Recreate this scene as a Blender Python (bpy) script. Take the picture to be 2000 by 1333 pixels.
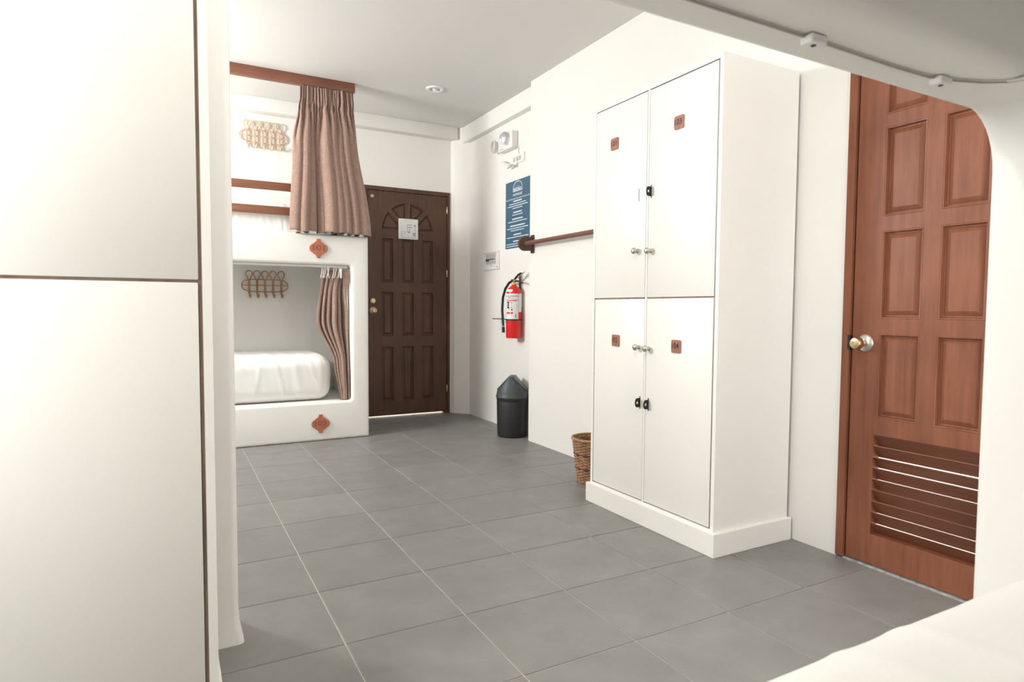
import bpy, bmesh, math, random
from mathutils import Vector, Matrix, noise
random.seed(7)
for o in list(bpy.data.objects): bpy.data.objects.remove(o)
SC = bpy.context.scene
COL = SC.collection
T = 0.4          # one floor tile = 0.4 m; all coordinates below are in tiles
PI = math.pi

# ------------------------------------------------------------------ camera, world, lights, exposure
cam = bpy.data.cameras.new('camera'); camo = bpy.data.objects.new('camera', cam); COL.objects.link(camo)
cam.sensor_width = 36.0; cam.lens = 36.0 * 1236.363 / 2000.0
cam.clip_start = 0.02; cam.clip_end = 100
camo.location = (-0.1491*T, -5.7347*T, 2.569*T)
camo.rotation_euler = (1.5193, -0.0063, -0.4984)
SC.camera = camo
cam.dof.use_dof = True; cam.dof.focus_distance = 3.4; cam.dof.aperture_fstop = 8.0

vs = SC.view_settings
vs.view_transform = 'Standard'; vs.look = 'None'; vs.gamma = 1.0; vs.exposure = 0.12
try: vs.use_curve_mapping = False
except Exception: pass

W = bpy.data.worlds.new('world'); SC.world = W; W.use_nodes = True
W.node_tree.nodes['Background'].inputs[0].default_value = (0.80, 0.90, 1.0, 1)
W.node_tree.nodes['Background'].inputs[1].default_value = 1.0

def area(name, loc, rot, sx, sy, power, col=(1, 0.97, 0.92), shape='RECTANGLE', spread=PI):
    l = bpy.data.lights.new(name, 'AREA'); l.shape = shape; l.size = sx*T; l.size_y = sy*T
    l.energy = power; l.color = col; l.spread = spread
    o = bpy.data.objects.new(name, l); COL.objects.link(o)
    o.location = Vector(loc)*T; o.rotation_euler = rot
    return o
# daylight entering through the two windows of the left wall and front fill from the added one beside the near bunk
YF_ = -6.35
area('daylight_far', (-3.52, 5.25, 5.2), (0, -PI/2, 0), 1.6, 1.8, 86, (1.0, 0.992, 0.968))
area('daylight_near', (-3.52, -3.1, 4.0), (0, -PI/2, 0), 3.2, 1.5, 30, (1.0, 0.992, 0.968))
area('fill_front', (4.65, YF_+0.06, 3.0), (PI/2, 0, PI), 1.9, 3.6, 50, (1.0, 0.992, 0.968))

# ------------------------------------------------------------------ materials
def new_mat(name):
    m = bpy.data.materials.new(name); m.use_nodes = True
    nt = m.node_tree; b = nt.nodes['Principled BSDF']
    return m, nt, b
def plain(name, col, rough=0.5, metal=0.0, spec=0.5, var=0.06, scale=6.0, bump=0.0, bscale=60.0, stretch=(1, 1, 1), sheen=0.0):
    m, nt, b = new_mat(name)
    b.inputs['Roughness'].default_value = rough; b.inputs['Metallic'].default_value = metal
    b.inputs['Specular IOR Level'].default_value = spec
    if sheen: b.inputs['Sheen Weight'].default_value = sheen
    tc = nt.nodes.new('ShaderNodeTexCoord'); mp = nt.nodes.new('ShaderNodeMapping')
    mp.inputs['Scale'].default_value = stretch
    nt.links.new(tc.outputs['Object'], mp.inputs[0])
    n = nt.nodes.new('ShaderNodeTexNoise'); n.inputs['Scale'].default_value = scale; n.inputs['Detail'].default_value = 5
    nt.links.new(mp.outputs[0], n.inputs['Vector'])
    r = nt.nodes.new('ShaderNodeValToRGB')
    r.color_ramp.elements[0].position = 0.3; r.color_ramp.elements[1].position = 0.7
    r.color_ramp.elements[0].color = tuple(c*(1-var) for c in col) + (1,)
    r.color_ramp.elements[1].color = tuple(min(1, c*(1+var)) for c in col) + (1,)
    nt.links.new(n.outputs['Fac'], r.inputs[0]); nt.links.new(r.outputs[0], b.inputs['Base Color'])
    if bump:
        n2 = nt.nodes.new('ShaderNodeTexNoise'); n2.inputs['Scale'].default_value = bscale; n2.inputs['Detail'].default_value = 3
        nt.links.new(mp.outputs[0], n2.inputs['Vector'])
        bp = nt.nodes.new('ShaderNodeBump'); bp.inputs['Strength'].default_value = bump; bp.inputs['Distance'].default_value = 0.004
        nt.links.new(n2.outputs['Fac'], bp.inputs['Height']); nt.links.new(bp.outputs[0], b.inputs['Normal'])
    return m
def wood(name, dark, light, rough=0.35, axis='Z', scale=9.0, spec=0.4):
    m, nt, b = new_mat(name)
    b.inputs['Roughness'].default_value = rough; b.inputs['Specular IOR Level'].default_value = spec
    tc = nt.nodes.new('ShaderNodeTexCoord'); mp = nt.nodes.new('ShaderNodeMapping')
    s = {'X': (0.08, 1, 1), 'Y': (1, 0.08, 1), 'Z': (1, 1, 0.08)}[axis]
    mp.inputs['Scale'].default_value = s
    nt.links.new(tc.outputs['Object'], mp.inputs[0])
    n = nt.nodes.new('ShaderNodeTexNoise'); n.inputs['Scale'].default_value = scale*4; n.inputs['Detail'].default_value = 7; n.inputs['Roughness'].default_value = 0.62
    nt.links.new(mp.outputs[0], n.inputs['Vector'])
    n3 = nt.nodes.new('ShaderNodeTexNoise'); n3.inputs['Scale'].default_value = 3.0; n3.inputs['Detail'].default_value = 3
    nt.links.new(tc.outputs['Object'], n3.inputs['Vector'])
    mx = nt.nodes.new('ShaderNodeMath'); mx.operation = 'MULTIPLY_ADD'; mx.inputs[1].default_value = 0.55
    nt.links.new(n.outputs['Fac'], mx.inputs[0])
    m2 = nt.nodes.new('ShaderNodeMath'); m2.operation = 'MULTIPLY'; m2.inputs[1].default_value = 0.45
    nt.links.new(n3.outputs['Fac'], m2.inputs[0]); nt.links.new(m2.outputs[0], mx.inputs[2])
    r = nt.nodes.new('ShaderNodeValToRGB')
    r.color_ramp.elements[0].position = 0.32; r.color_ramp.elements[1].position = 0.68
    r.color_ramp.elements[0].color = dark + (1,); r.color_ramp.elements[1].color = light + (1,)
    nt.links.new(mx.outputs[0], r.inputs[0]); nt.links.new(r.outputs[0], b.inputs['Base Color'])
    bp = nt.nodes.new('ShaderNodeBump'); bp.inputs['Strength'].default_value = 0.12; bp.inputs['Distance'].default_value = 0.002
    nt.links.new(n.outputs['Fac'], bp.inputs['Height']); nt.links.new(bp.outputs[0], b.inputs['Normal'])
    return m
M = {}
M['wall'] = plain('wall_paint', (0.86, 0.845, 0.81), 0.65, var=0.012, scale=1.5, bump=0.12, bscale=35)
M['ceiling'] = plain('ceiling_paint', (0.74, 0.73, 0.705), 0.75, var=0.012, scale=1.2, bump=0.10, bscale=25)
M['plaster'] = plain('bunk_plaster', (0.87, 0.855, 0.82), 0.55, var=0.012, scale=2.0, bump=0.15, bscale=22)
M['locker'] = plain('locker_paint', (0.88, 0.865, 0.825), 0.38, var=0.010, scale=3.0, bump=0.10, bscale=30)
M['raw'] = plain('raw_wood_edge', (0.30, 0.22, 0.17), 0.7, var=0.25, scale=30, stretch=(1, 1, 0.2))
M['sheet'] = plain('white_sheet', (0.88, 0.87, 0.84), 0.75, var=0.010, scale=5, bump=0.15, bscale=300, sheen=0.1)
M['grout'] = plain('grout', (0.60, 0.555, 0.49), 0.85, var=0.12, scale=14)
M['door_dark'] = wood('dark_door_wood', (0.058, 0.027, 0.017), (0.130, 0.062, 0.040), 0.45)
M['door_red'] = wood('red_door_wood', (0.165, 0.058, 0.030), (0.300, 0.112, 0.062), 0.42, spec=0.3)
M['slat_wood'] = wood('louvre_wood', (0.130, 0.047, 0.026), (0.225, 0.085, 0.047), 0.36, axis='Y')
M['rail_wood'] = wood('rail_wood', (0.185, 0.070, 0.040), (0.290, 0.120, 0.072), 0.42, axis='X')
M['rod_wood'] = wood('rod_wood', (0.135, 0.062, 0.045), (0.22, 0.105, 0.075), 0.45, axis='Y')
M['bracket_wood'] = wood('bracket_wood', (0.080, 0.034, 0.024), (0.130, 0.060, 0.042), 0.45, axis='Y')
M['terracotta'] = plain('terracotta', (0.47, 0.155, 0.092), 0.65, var=0.12, scale=30, bump=0.1)
M['terra_ink'] = plain('terracotta_number', (0.27, 0.085, 0.050), 0.7, var=0.1)
M['leather'] = plain('leather_plate', (0.36, 0.145, 0.092), 0.5, var=0.15, scale=25, bump=0.15, bscale=200)
M['ink'] = plain('black_ink', (0.02, 0.017, 0.016), 0.6)
M['black'] = plain('black_metal', (0.016, 0.016, 0.018), 0.4)
M['rubber'] = plain('black_rubber', (0.014, 0.016, 0.020), 0.5)
M['steel'] = plain('brushed_steel', (0.56, 0.53, 0.50), 0.28, metal=1.0, var=0.05)
M['nickel'] = plain('satin_nickel', (0.62, 0.58, 0.53), 0.32, metal=1.0, var=0.05)
M['brass'] = plain('aged_brass', (0.62, 0.48, 0.28), 0.30, metal=1.0, var=0.10)
M['gold'] = plain('gold_hinge', (0.80, 0.60, 0.25), 0.30, metal=1.0)
M['plastic'] = plain('white_plastic', (0.84, 0.83, 0.82), 0.35, var=0.01)
M['plastic_grey'] = plain('grey_plastic', (0.50, 0.49, 0.48), 0.45, var=0.03)
M['glassy'] = plain('lamp_lens', (0.62, 0.64, 0.66), 0.12, var=0.25, scale=40, stretch=(1, 1, 0.2), metal=0.6)
M['bin'] = plain('bin_plastic', (0.018, 0.0185, 0.020), 0.5, var=0.08, scale=20, bump=0.1, bscale=300)
M['bin_lid'] = plain('bin_lid_plastic', (0.060, 0.071, 0.080), 0.48, var=0.06, scale=12, bump=0.1, bscale=300)
M['bin_flap'] = plain('bin_flap_plastic', (0.125, 0.140, 0.138), 0.45, var=0.06)
M['red'] = plain('red_enamel', (0.74, 0.022, 0.020), 0.28, var=0.05)
M['red_ink'] = plain('red_ink', (0.62, 0.07, 0.06), 0.6)
M['paper'] = plain('white_paper', (0.80, 0.80, 0.78), 0.6, var=0.01)
M['paper_ink'] = plain('grey_ink', (0.36, 0.36, 0.36), 0.7)
M['blue'] = plain('blue_poster', (0.055, 0.135, 0.215), 0.45, var=0.06, scale=3)
M['white_ink'] = plain('white_ink', (0.78, 0.83, 0.86), 0.6)
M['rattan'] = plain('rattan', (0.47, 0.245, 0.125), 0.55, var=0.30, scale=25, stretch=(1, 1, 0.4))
M['rattan_lit'] = plain('lit_rattan', (0.68, 0.46, 0.30), 0.55, var=0.22, scale=25)  # rattan with the upper bunk's strong light put into its base colour
M['wicker'] = plain('wicker', (0.36, 0.195, 0.100), 0.65, var=0.35, scale=40)
M['wicker_dark'] = plain('dark_wicker', (0.085, 0.038, 0.022), 0.65, var=0.25, scale=40)
M['yellow'] = plain('yellow_tag', (0.75, 0.55, 0.10), 0.5)
M['slot'] = plain('track_slot', (0.42, 0.36, 0.31), 0.7)
M['dirty'] = plain('threshold_mortar', (0.40, 0.40, 0.40), 0.85, var=0.35, scale=35)

def tile_mat():
    m, nt, b = new_mat('floor_tile')
    tc = nt.nodes.new('ShaderNodeTexCoord'); oi = nt.nodes.new('ShaderNodeObjectInfo')
    ad = nt.nodes.new('ShaderNodeVectorMath'); ad.operation = 'ADD'
    nt.links.new(tc.outputs['Object'], ad.inputs[0])
    cb = nt.nodes.new('ShaderNodeCombineXYZ'); mu = nt.nodes.new('ShaderNodeMath'); mu.operation = 'MULTIPLY'; mu.inputs[1].default_value = 37
    nt.links.new(oi.outputs['Random'], mu.inputs[0]); nt.links.new(mu.outputs[0], cb.inputs[0]); nt.links.new(mu.outputs[0], cb.inputs[1])
    nt.links.new(cb.outputs[0], ad.inputs[1])
    n = nt.nodes.new('ShaderNodeTexNoise'); n.inputs['Scale'].default_value = 6; n.inputs['Detail'].default_value = 8; n.inputs['Roughness'].default_value = 0.65
    nt.links.new(ad.outputs[0], n.inputs['Vector'])
    r = nt.nodes.new('ShaderNodeValToRGB'); e = r.color_ramp.elements
    e[0].position = 0.30; e[0].color = (0.205, 0.200, 0.190, 1); e[1].position = 0.70; e[1].color = (0.262, 0.258, 0.245, 1)
    nt.links.new(n.outputs['Fac'], r.inputs[0])
    hs = nt.nodes.new('ShaderNodeHueSaturation')
    mr = nt.nodes.new('ShaderNodeMapRange'); mr.inputs[3].default_value = 0.94; mr.inputs[4].default_value = 1.06
    nt.links.new(oi.outputs['Random'], mr.inputs[0]); nt.links.new(mr.outputs[0], hs.inputs['Value'])
    nt.links.new(r.outputs[0], hs.inputs['Color']); nt.links.new(hs.outputs[0], b.inputs['Base Color'])
    b.inputs['Roughness'].default_value = 0.46; b.inputs['Specular IOR Level'].default_value = 0.45
    n2 = nt.nodes.new('ShaderNodeTexNoise'); n2.inputs['Scale'].default_value = 120; n2.inputs['Detail'].default_value = 4
    nt.links.new(ad.outputs[0], n2.inputs['Vector'])
    bp = nt.nodes.new('ShaderNodeBump'); bp.inputs['Strength'].default_value = 0.18; bp.inputs['Distance'].default_value = 0.002
    nt.links.new(n2.outputs['Fac'], bp.inputs['Height']); nt.links.new(bp.outputs[0], b.inputs['Normal'])
    return m
M['tile'] = tile_mat()

def fabric_mat():
    m, nt, b = new_mat('curtain_linen')
    tc = nt.nodes.new('ShaderNodeTexCoord'); mp = nt.nodes.new('ShaderNodeMapping'); mp.inputs['Scale'].default_value = (60, 60, 9)
    nt.links.new(tc.outputs['Object'], mp.inputs[0])
    n = nt.nodes.new('ShaderNodeTexNoise'); n.inputs['Scale'].default_value = 3; n.inputs['Detail'].default_value = 4
    nt.links.new(mp.outputs[0], n.inputs['Vector'])
    mp2 = nt.nodes.new('ShaderNodeMapping'); mp2.inputs['Scale'].default_value = (12, 12, 120)
    nt.links.new(tc.outputs['Object'], mp2.inputs[0])
    n2 = nt.nodes.new('ShaderNodeTexNoise'); n2.inputs['Scale'].default_value = 3; n2.inputs['Detail'].default_value = 3
    nt.links.new(mp2.outputs[0], n2.inputs['Vector'])
    a = nt.nodes.new('ShaderNodeMath'); a.operation = 'ADD'; nt.links.new(n.outputs['Fac'], a.inputs[0]); nt.links.new(n2.outputs['Fac'], a.inputs[1])
    h = nt.nodes.new('ShaderNodeMath'); h.operation = 'MULTIPLY'; h.inputs[1].default_value = 0.5; nt.links.new(a.outputs[0], h.inputs[0])
    r = nt.nodes.new('ShaderNodeValToRGB'); e = r.color_ramp.elements
    e[0].position = 0.35; e[0].color = (0.275, 0.172, 0.132, 1); e[1].position = 0.65; e[1].color = (0.415, 0.278, 0.222, 1)
    nt.links.new(h.outputs[0], r.inputs[0]); nt.links.new(r.outputs[0], b.inputs['Base Color'])
    b.inputs['Roughness'].default_value = 0.85; b.inputs['Sheen Weight'].default_value = 0.25
    bp = nt.nodes.new('ShaderNodeBump'); bp.inputs['Strength'].default_value = 0.3; bp.inputs['Distance'].default_value = 0.002
    nt.links.new(h.outputs[0], bp.inputs['Height']); nt.links.new(bp.outputs[0], b.inputs['Normal'])
    return m
M['linen'] = fabric_mat()

def glass_mat():
    m, nt, b = new_mat('window_glass')
    out = nt.nodes['Material Output']
    t = nt.nodes.new('ShaderNodeBsdfTransparent'); g = nt.nodes.new('ShaderNodeBsdfGlossy'); g.inputs['Roughness'].default_value = 0.02
    mx = nt.nodes.new('ShaderNodeMixShader'); mx.inputs[0].default_value = 0.06
    nt.links.new(t.outputs[0], mx.inputs[1]); nt.links.new(g.outputs[0], mx.inputs[2]); nt.links.new(mx.outputs[0], out.inputs[0])
    return m
M['glass'] = glass_mat()
def emit_mat(name, col, s):
    m, nt, b = new_mat(name)
    b.inputs['Base Color'].default_value = col + (1,); b.inputs['Emission Color'].default_value = col + (1,); b.inputs['Emission Strength'].default_value = s
    return m

# ------------------------------------------------------------------ helpers
MAT = {}     # root name -> matrix in tile units (world from local)
def tag(o, label=None, cat=None, group=None, kind=None):
    if label: o['label'] = label
    if cat: o['category'] = cat
    if group: o['group'] = group
    if kind: o['kind'] = kind
    return o
def thing(name, loc, label, cat, rz=0.0, group=None, kind=None):
    o = bpy.data.objects.new(name, None); COL.objects.link(o); o.empty_display_size = 0.05
    o.location = Vector(loc)*T; o.rotation_euler = (0, 0, rz)
    MAT[o.name] = Matrix.Translation(Vector(loc)) @ Matrix.Rotation(rz, 4, 'Z')
    return tag(o, label, cat, group, kind)
def obj(name, bm, mats, parent=None, world=True, smooth=40, origin=None, fix=True):
    """Link a bmesh (tile units) as one mesh object; world coordinates unless world=False."""
    if fix: bmesh.ops.recalc_face_normals(bm, faces=bm.faces)
    me = bpy.data.meshes.new(name)
    if parent is not None:
        mat = MAT[parent.name]
        if world: bm.transform(mat.inverted())
    else:
        mat = None
        if origin is None:
            xs = [v.co for v in bm.verts]
            origin = Vector((sum(c.x for c in xs)/len(xs), sum(c.y for c in xs)/len(xs), min(c.z for c in xs)))
        origin = Vector(origin)
        bm.transform(Matrix.Translation(-origin))
    bm.transform(Matrix.Scale(T, 4))
    bm.to_mesh(me); bm.free()
    if not isinstance(mats, (list, tuple)): mats = [mats]
    for m in mats: me.materials.append(M[m] if isinstance(m, str) else m)
    if smooth:
        for p in me.polygons: p.use_smooth = True
        me.set_sharp_from_angle(angle=math.radians(smooth))
    o = bpy.data.objects.new(name, me); COL.objects.link(o)
    if parent is not None:
        o.parent = parent; MAT[o.name] = mat
    else:
        o.location = origin*T; MAT[o.name] = Matrix.Translation(origin)
    return o
def struct(name, bm, mats, label=None, **k):
    o = obj(name, bm, mats, **k); o['kind'] = 'structure'
    if label: o['label'] = label
    return o
def B(): return bmesh.new()
def box(bm, x0, x1, y0, y1, z0, z1, bev=0.0, seg=2, mi=0):
    vs = [bm.verts.new((x, y, z)) for z in (z0, z1) for y in (y0, y1) for x in (x0, x1)]
    fs = [bm.faces.new([vs[i] for i in f]) for f in ((0, 2, 3, 1), (4, 5, 7, 6), (0, 1, 5, 4), (2, 6, 7, 3), (0, 4, 6, 2), (1, 3, 7, 5))]
    for f in fs: f.material_index = mi
    if bev:
        es = list({e for f in fs for e in f.edges})
        r = bmesh.ops.bevel(bm, geom=es, offset=bev, segments=seg, affect='EDGES', profile=0.5)
        for f in r['faces']: f.material_index = mi
    return bm
def bx(*a, **k): return box(B(), *a, **k)
def loft(bm, loops, close=True, cap0=True, cap1=True, mi=0):
    """Skin a list of equally long closed loops of points."""
    vl = [[bm.verts.new(p) for p in l] for l in loops]
    n = len(vl[0])
    for a, b in zip(vl, vl[1:]):
        for i in range(n if close else n-1):
            j = (i+1) % n
            f = bm.faces.new((a[i], a[j], b[j], b[i])); f.material_index = mi
    if cap0: f = bm.faces.new(list(reversed(vl[0]))); f.material_index = mi
    if cap1: f = bm.faces.new(vl[-1]); f.material_index = mi
    return vl
def frame_of(d):
    d = d.normalized(); up = Vector((0, 0, 1)) if abs(d.z) < 0.95 else Vector((0, 1, 0))
    s = d.cross(up).normalized(); return s, s.cross(d).normalized()
def tube(bm, pts, r, seg=8, mi=0, closed=False, caps=True):
    pts = [Vector(p) for p in pts]; n = len(pts); loops = []
    rs = r if isinstance(r, (list, tuple)) else [r]*n
    s0 = None
    for i, p in enumerate(pts):
        if closed: d = pts[(i+1) % n] - pts[i-1]
        else: d = pts[min(i+1, n-1)] - pts[max(i-1, 0)]
        d = d.normalized()
        if s0 is None: s, u = frame_of(d)
        else:
            s = (s0 - d*s0.dot(d)).normalized(); u = s.cross(d).normalized()
        s0 = s
        loops.append([p + (s*math.cos(a) + u*math.sin(a))*rs[i] for a in (2*PI*k/seg for k in range(seg))])
    if closed: loops.append(loops[0][:])
    loft(bm, loops, cap0=caps and not closed, cap1=caps and not closed, mi=mi)
    if closed: bmesh.ops.remove_doubles(bm, verts=bm.verts, dist=1e-6)
    return bm
def lathe(bm, prof, c=(0, 0, 0), axis=(0, 0, 1), seg=32, mi=0, cap0=True, cap1=True, sx=1.0):
    """prof: list of (radius, height along axis)."""
    ax = Vector(axis).normalized(); s, u = frame_of(ax); c = Vector(c)
    loops = [[c + ax*h + (s*math.cos(a)*sx + u*math.sin(a))*max(r, 1e-5) for a in (2*PI*k/seg for k in range(seg))] for r, h in prof]
    loft(bm, loops, cap0=cap0, cap1=cap1, mi=mi); return bm
def rrect(x0, x1, z0, z1, R, n=8):
    R = max(R, 1e-4); pts = []
    for cx, cz, a0 in ((x1-R, z1-R, 0), (x0+R, z1-R, PI/2), (x0+R, z0+R, PI), (x1-R, z0+R, 1.5*PI)):
        for k in range(n+1):
            a = a0 + k*PI/2/n; pts.append((cx + R*math.cos(a), cz + R*math.sin(a)))
    return pts
def holed_plate(outer, hole, y0, y1, Ro, Rh, r, n=8, k=5):
    """Upright plate (XZ outline, thickness y0..y1) with a rounded opening; all edges bull-nosed by r."""
    bm = B()
    prof = []
    for i in range(k+1):
        a = i*PI/2/k; prof.append((r*(1-math.sin(a)), r*(1-math.cos(a))))   # (inset, depth)
    lay = [(e, y0+d) for e, d in prof] + [(e, y1-d) for e, d in reversed(prof)]
    def loops(rect, R, sgn):
        L = []
        for e, y in lay:
            x0, x1, z0, z1 = rect
            L.append([Vector((x, y, z)) for x, z in rrect(x0+sgn*e, x1-sgn*e, z0+sgn*e, z1-sgn*e, max(R - sgn*e, 0.002), n)])
        return L
    lo = loft(bm, loops(outer, Ro, 1), cap0=False, cap1=False)
    li = loft(bm, loops(hole, Rh, -1), cap0=False, cap1=False)
    for s in (0, -1):
        a, b = lo[s], li[s]; m = len(a)
        for i in range(m):
            j = (i+1) % m; bm.faces.new((a[i], a[j], b[j], b[i]))
    return bm
def rbox(x0, x1, y0, y1, z0, z1, r, nx, ny, nz, disp=None):
    """Soft rounded box with a grid on every face; disp(p, n) -> offset."""
    bm = B(); vd = {}
    def V(i, j, k):
        key = (i, j, k)
        if key in vd: return vd[key]
        p = Vector((x0+(x1-x0)*i/nx, y0+(y1-y0)*j/ny, z0+(z1-z0)*k/nz))
        q = Vector((min(max(p.x, x0+r), x1-r), min(max(p.y, y0+r), y1-r), min(max(p.z, z0+r), z1-r)))
        d = p - q
        nrm = d.normalized() if d.length > 1e-9 else Vector((0, 0, 1))
        if d.length > 1e-9:
            m = max(abs(d.x), abs(d.y), abs(d.z)); p = q + nrm*min(r, m if sum(abs(c) > 1e-9 for c in d) == 1 else r)
        if disp: p = p + nrm*disp(p, nrm)
        vd[key] = bm.verts.new(p); return vd[key]
    for i in range(nx):
        for j in range(ny):
            for k in (0, nz): bm.faces.new((V(i, j, k), V(i+1, j, k), V(i+1, j+1, k), V(i, j+1, k)))
    for i in range(nx):
        for k in range(nz):
            for j in (0, ny): bm.faces.new((V(i, j, k), V(i+1, j, k), V(i+1, j, k+1), V(i, j, k+1)))
    for j in range(ny):
        for k in range(nz):
            for i in (0, nx): bm.faces.new((V(i, j, k), V(i, j+1, k), V(i, j+1, k+1), V(i, j, k+1)))
    return bm
def text_into(bm, body, mp, ac, bc, width=None, height=None, d=-0.002, mi=0, thick=0.001, spacing=1.0, bold=0.0):
    """Add lettering to bm; mp(a, d, b) maps right/depth/up to a point; centred on (ac, bc)."""
    cu = bpy.data.curves.new('lettering', 'FONT'); cu.body = body; cu.size = 1; cu.resolution_u = 3; cu.space_character = spacing; cu.offset = bold
    o = bpy.data.objects.new('lettering', cu); COL.objects.link(o)
    bpy.context.view_layer.update()
    me = bpy.data.meshes.new_from_object(o.evaluated_get(bpy.context.evaluated_depsgraph_get()))
    bpy.data.objects.remove(o); bpy.data.curves.remove(cu)
    xs = [v.co.x for v in me.vertices]; ys = [v.co.y for v in me.vertices]
    if not xs: return bm
    w, h = max(xs)-min(xs), max(ys)-min(ys); cx, cy = (max(xs)+min(xs))/2, (max(ys)+min(ys))/2
    sx = width/w if width else height/h; sy = height/h if height else width/w
    vs = [bm.verts.new(mp(ac + (v.co.x-cx)*sx, d, bc + (v.co.y-cy)*sy)) for v in me.vertices]
    for p in me.polygons:
        try: f = bm.faces.new([vs[i] for i in p.vertices]); f.material_index = mi
        except ValueError: pass
    bpy.data.meshes.remove(me); return bm
def quad(bm, mp, a0, a1, b0, b1, d, mi=0):
    f = bm.faces.new([bm.verts.new(mp(a, d, b)) for a, b in ((a0, b0), (a1, b0), (a1, b1), (a0, b1))]); f.material_index = mi
def slab(bm, mp, a0, a1, b0, b1, d0, d1, mi=0):
    l = [[mp(a, d, b) for a, b in ((a0, b0), (a1, b0), (a1, b1), (a0, b1))] for d in (d0, d1)]
    loft(bm, l, mi=mi)
def copy_tree(o, parent=None):
    c = o.copy(); COL.objects.link(c); c.parent = parent
    for ch in o.children: copy_tree(ch, c)
    return c

# ------------------------------------------------------------------ room shell
ZC = 6.86; YB = 8.57; XR = 5.98; XREC = 6.25; YSTEP = 4.83; XL = -3.6; YF = -6.35
fl = struct('floor', bx(XL-0.3, 6.6, YF-0.3, YB+0.3, -0.3, -0.008), 'grout', 'grey stone-look tiled floor with pale grout joints', origin=(0, 0, 0))
tcache = {}
g = 0.0055
for i in range(-4, 7):
    for j in range(-7, 9):
        x0, x1 = max(i, XL-0.05), min(i+1, 6.3); y0, y1 = max(j, YF-0.05), min(j+1, YB+0.2)
        if x1-x0 < 0.05 or y1-y0 < 0.05: continue
        key = (round(x1-x0, 3), round(y1-y0, 3))
        if key not in tcache:
            bm = B(); w, h = x1-x0, y1-y0; c = 0.006
            loft(bm, [[(g, g, -0.02), (w-g, g, -0.02), (w-g, h-g, -0.02), (g, h-g, -0.02)],
                      [(g, g, -0.003), (w-g, g, -0.003), (w-g, h-g, -0.003), (g, h-g, -0.003)],
                      [(g+c, g+c, 0), (w-g-c, g+c, 0), (w-g-c, h-g-c, 0), (g+c, h-g-c, 0)]], cap0=False)
            bmesh.ops.recalc_face_normals(bm, faces=bm.faces)
            bm.transform(Matrix.Scale(T, 4)); me = bpy.data.meshes.new('tile'); bm.to_mesh(me); bm.free(); me.materials.append(M['tile'])
            tcache[key] = me
        t = bpy.data.objects.new('tile', tcache[key]); COL.objects.link(t); t.parent = fl; t.location = Vector((x0, y0, 0))*T

struct('ceiling', bx(XL-0.3, 6.7, YF-0.3, YB+0.3, ZC, ZC+0.3), 'ceiling', 'plain off-white plastered ceiling')
# back wall with the opening of the dark door
D1 = (3.80, 5.90, 5.34)
bm = B(); box(bm, XL-0.3, D1[0], YB, YB+0.3, 0, ZC); box(bm, D1[1], 6.7, YB, YB+0.3, 0, ZC); box(bm, D1[0], D1[1], YB, YB+0.3, D1[2], ZC)
struct('wall_back', bm, 'wall', 'white end wall holding the dark panelled door')
# right wall: proud part with the bathroom door opening, and the recess behind it
D2 = (-3.28, -1.63, 5.26)
bm = B(); box(bm, XR, 6.6, D2[1], YSTEP, 0, ZC); box(bm, XR, 6.6, YF-0.3, D2[0], 0, ZC); box(bm, XR, 6.6, D2[0], D2[1], D2[2], ZC)
struct('wall_right', bm, 'wall', 'bright white side wall behind the tall locker')
struct('wall_recess', bx(XREC, 6.6, YSTEP, YB, 0, ZC), 'wall', 'white recessed wall behind bin and fire extinguisher')
bm = B(); loft(bm, [[(5.93, YB, z), (5.97, 8.44, z), (6.25, 8.14, z), (6.3, YB, z)] for z in (0, ZC)])
struct('wall_corner', bm, 'wall', 'slanted white corner column beside the dark door', smooth=0)
struct('trim_1', bx(3.0-6.4, 6.0, 8.31, YB, 6.575, ZC, 0.012), 'wall', 'white ceiling beam above the dark door')
struct('trim_2', bx(6.10, XREC+0.05, YSTEP, 8.35, 6.49, ZC, 0.012), 'wall', 'white ceiling beam above the recess')
# front wall behind the camera's bunk, left wall with two windows
W3 = (3.65, 5.65, 1.15, 4.85)
bm = B(); box(bm, XL-0.3, W3[0], YF-0.3, YF, 0, ZC); box(bm, W3[1], 6.6, YF-0.3, YF, 0, ZC); box(bm, W3[0], W3[1], YF-0.3, YF, 0, W3[2]); box(bm, W3[0], W3[1], YF-0.3, YF, W3[3], ZC)
struct('wall_front', bm, 'wall', 'white wall behind the near bunk')
WIN = [(4.3, 6.2, 4.35, 6.05), (-3.9, -2.3, 2.3, 5.7)]
bm = B(); box(bm, XL-0.3, XL, YF, WIN[1][0], 0, ZC); box(bm, XL-0.3, XL, WIN[1][1], WIN[0][0], 0, ZC); box(bm, XL-0.3, XL, WIN[0][1], YB, 0, ZC)
for y0, y1, z0, z1 in WIN: box(bm, XL-0.3, XL, y0, y1, 0, z0); box(bm, XL-0.3, XL, y0, y1, z1, ZC)
struct('wall_left', bm, 'wall', 'white window wall at the left end of the room')
for n, (y0, y1, z0, z1) in enumerate(WIN):
    w = thing('window_%d' % (n+1), (XL, (y0+y1)/2, z0), 'white framed two-pane window in the left wall', None, kind='structure')
    bm = B()
    for a in ((y0, y0+0.12, z0, z1), (y1-0.12, y1, z0, z1), (y0+0.12, y1-0.12, z0, z0+0.12), (y0+0.12, y1-0.12, z1-0.12, z1), ((y0+y1)/2-0.06, (y0+y1)/2+0.06, z0+0.12, z1-0.12)):
        box(bm, XL-0.22, XL-0.1, *a)
    obj('window_frame', bm, 'plastic', w)
    for k in (0, 1):
        a0, a1 = ((y0+0.12, (y0+y1)/2-0.06), ((y0+y1)/2+0.06, y1-0.12))[k]
        obj('pane', bx(XL-0.17, XL-0.155, a0, a1, z0+0.12, z1-0.12), 'glass', w)
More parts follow.
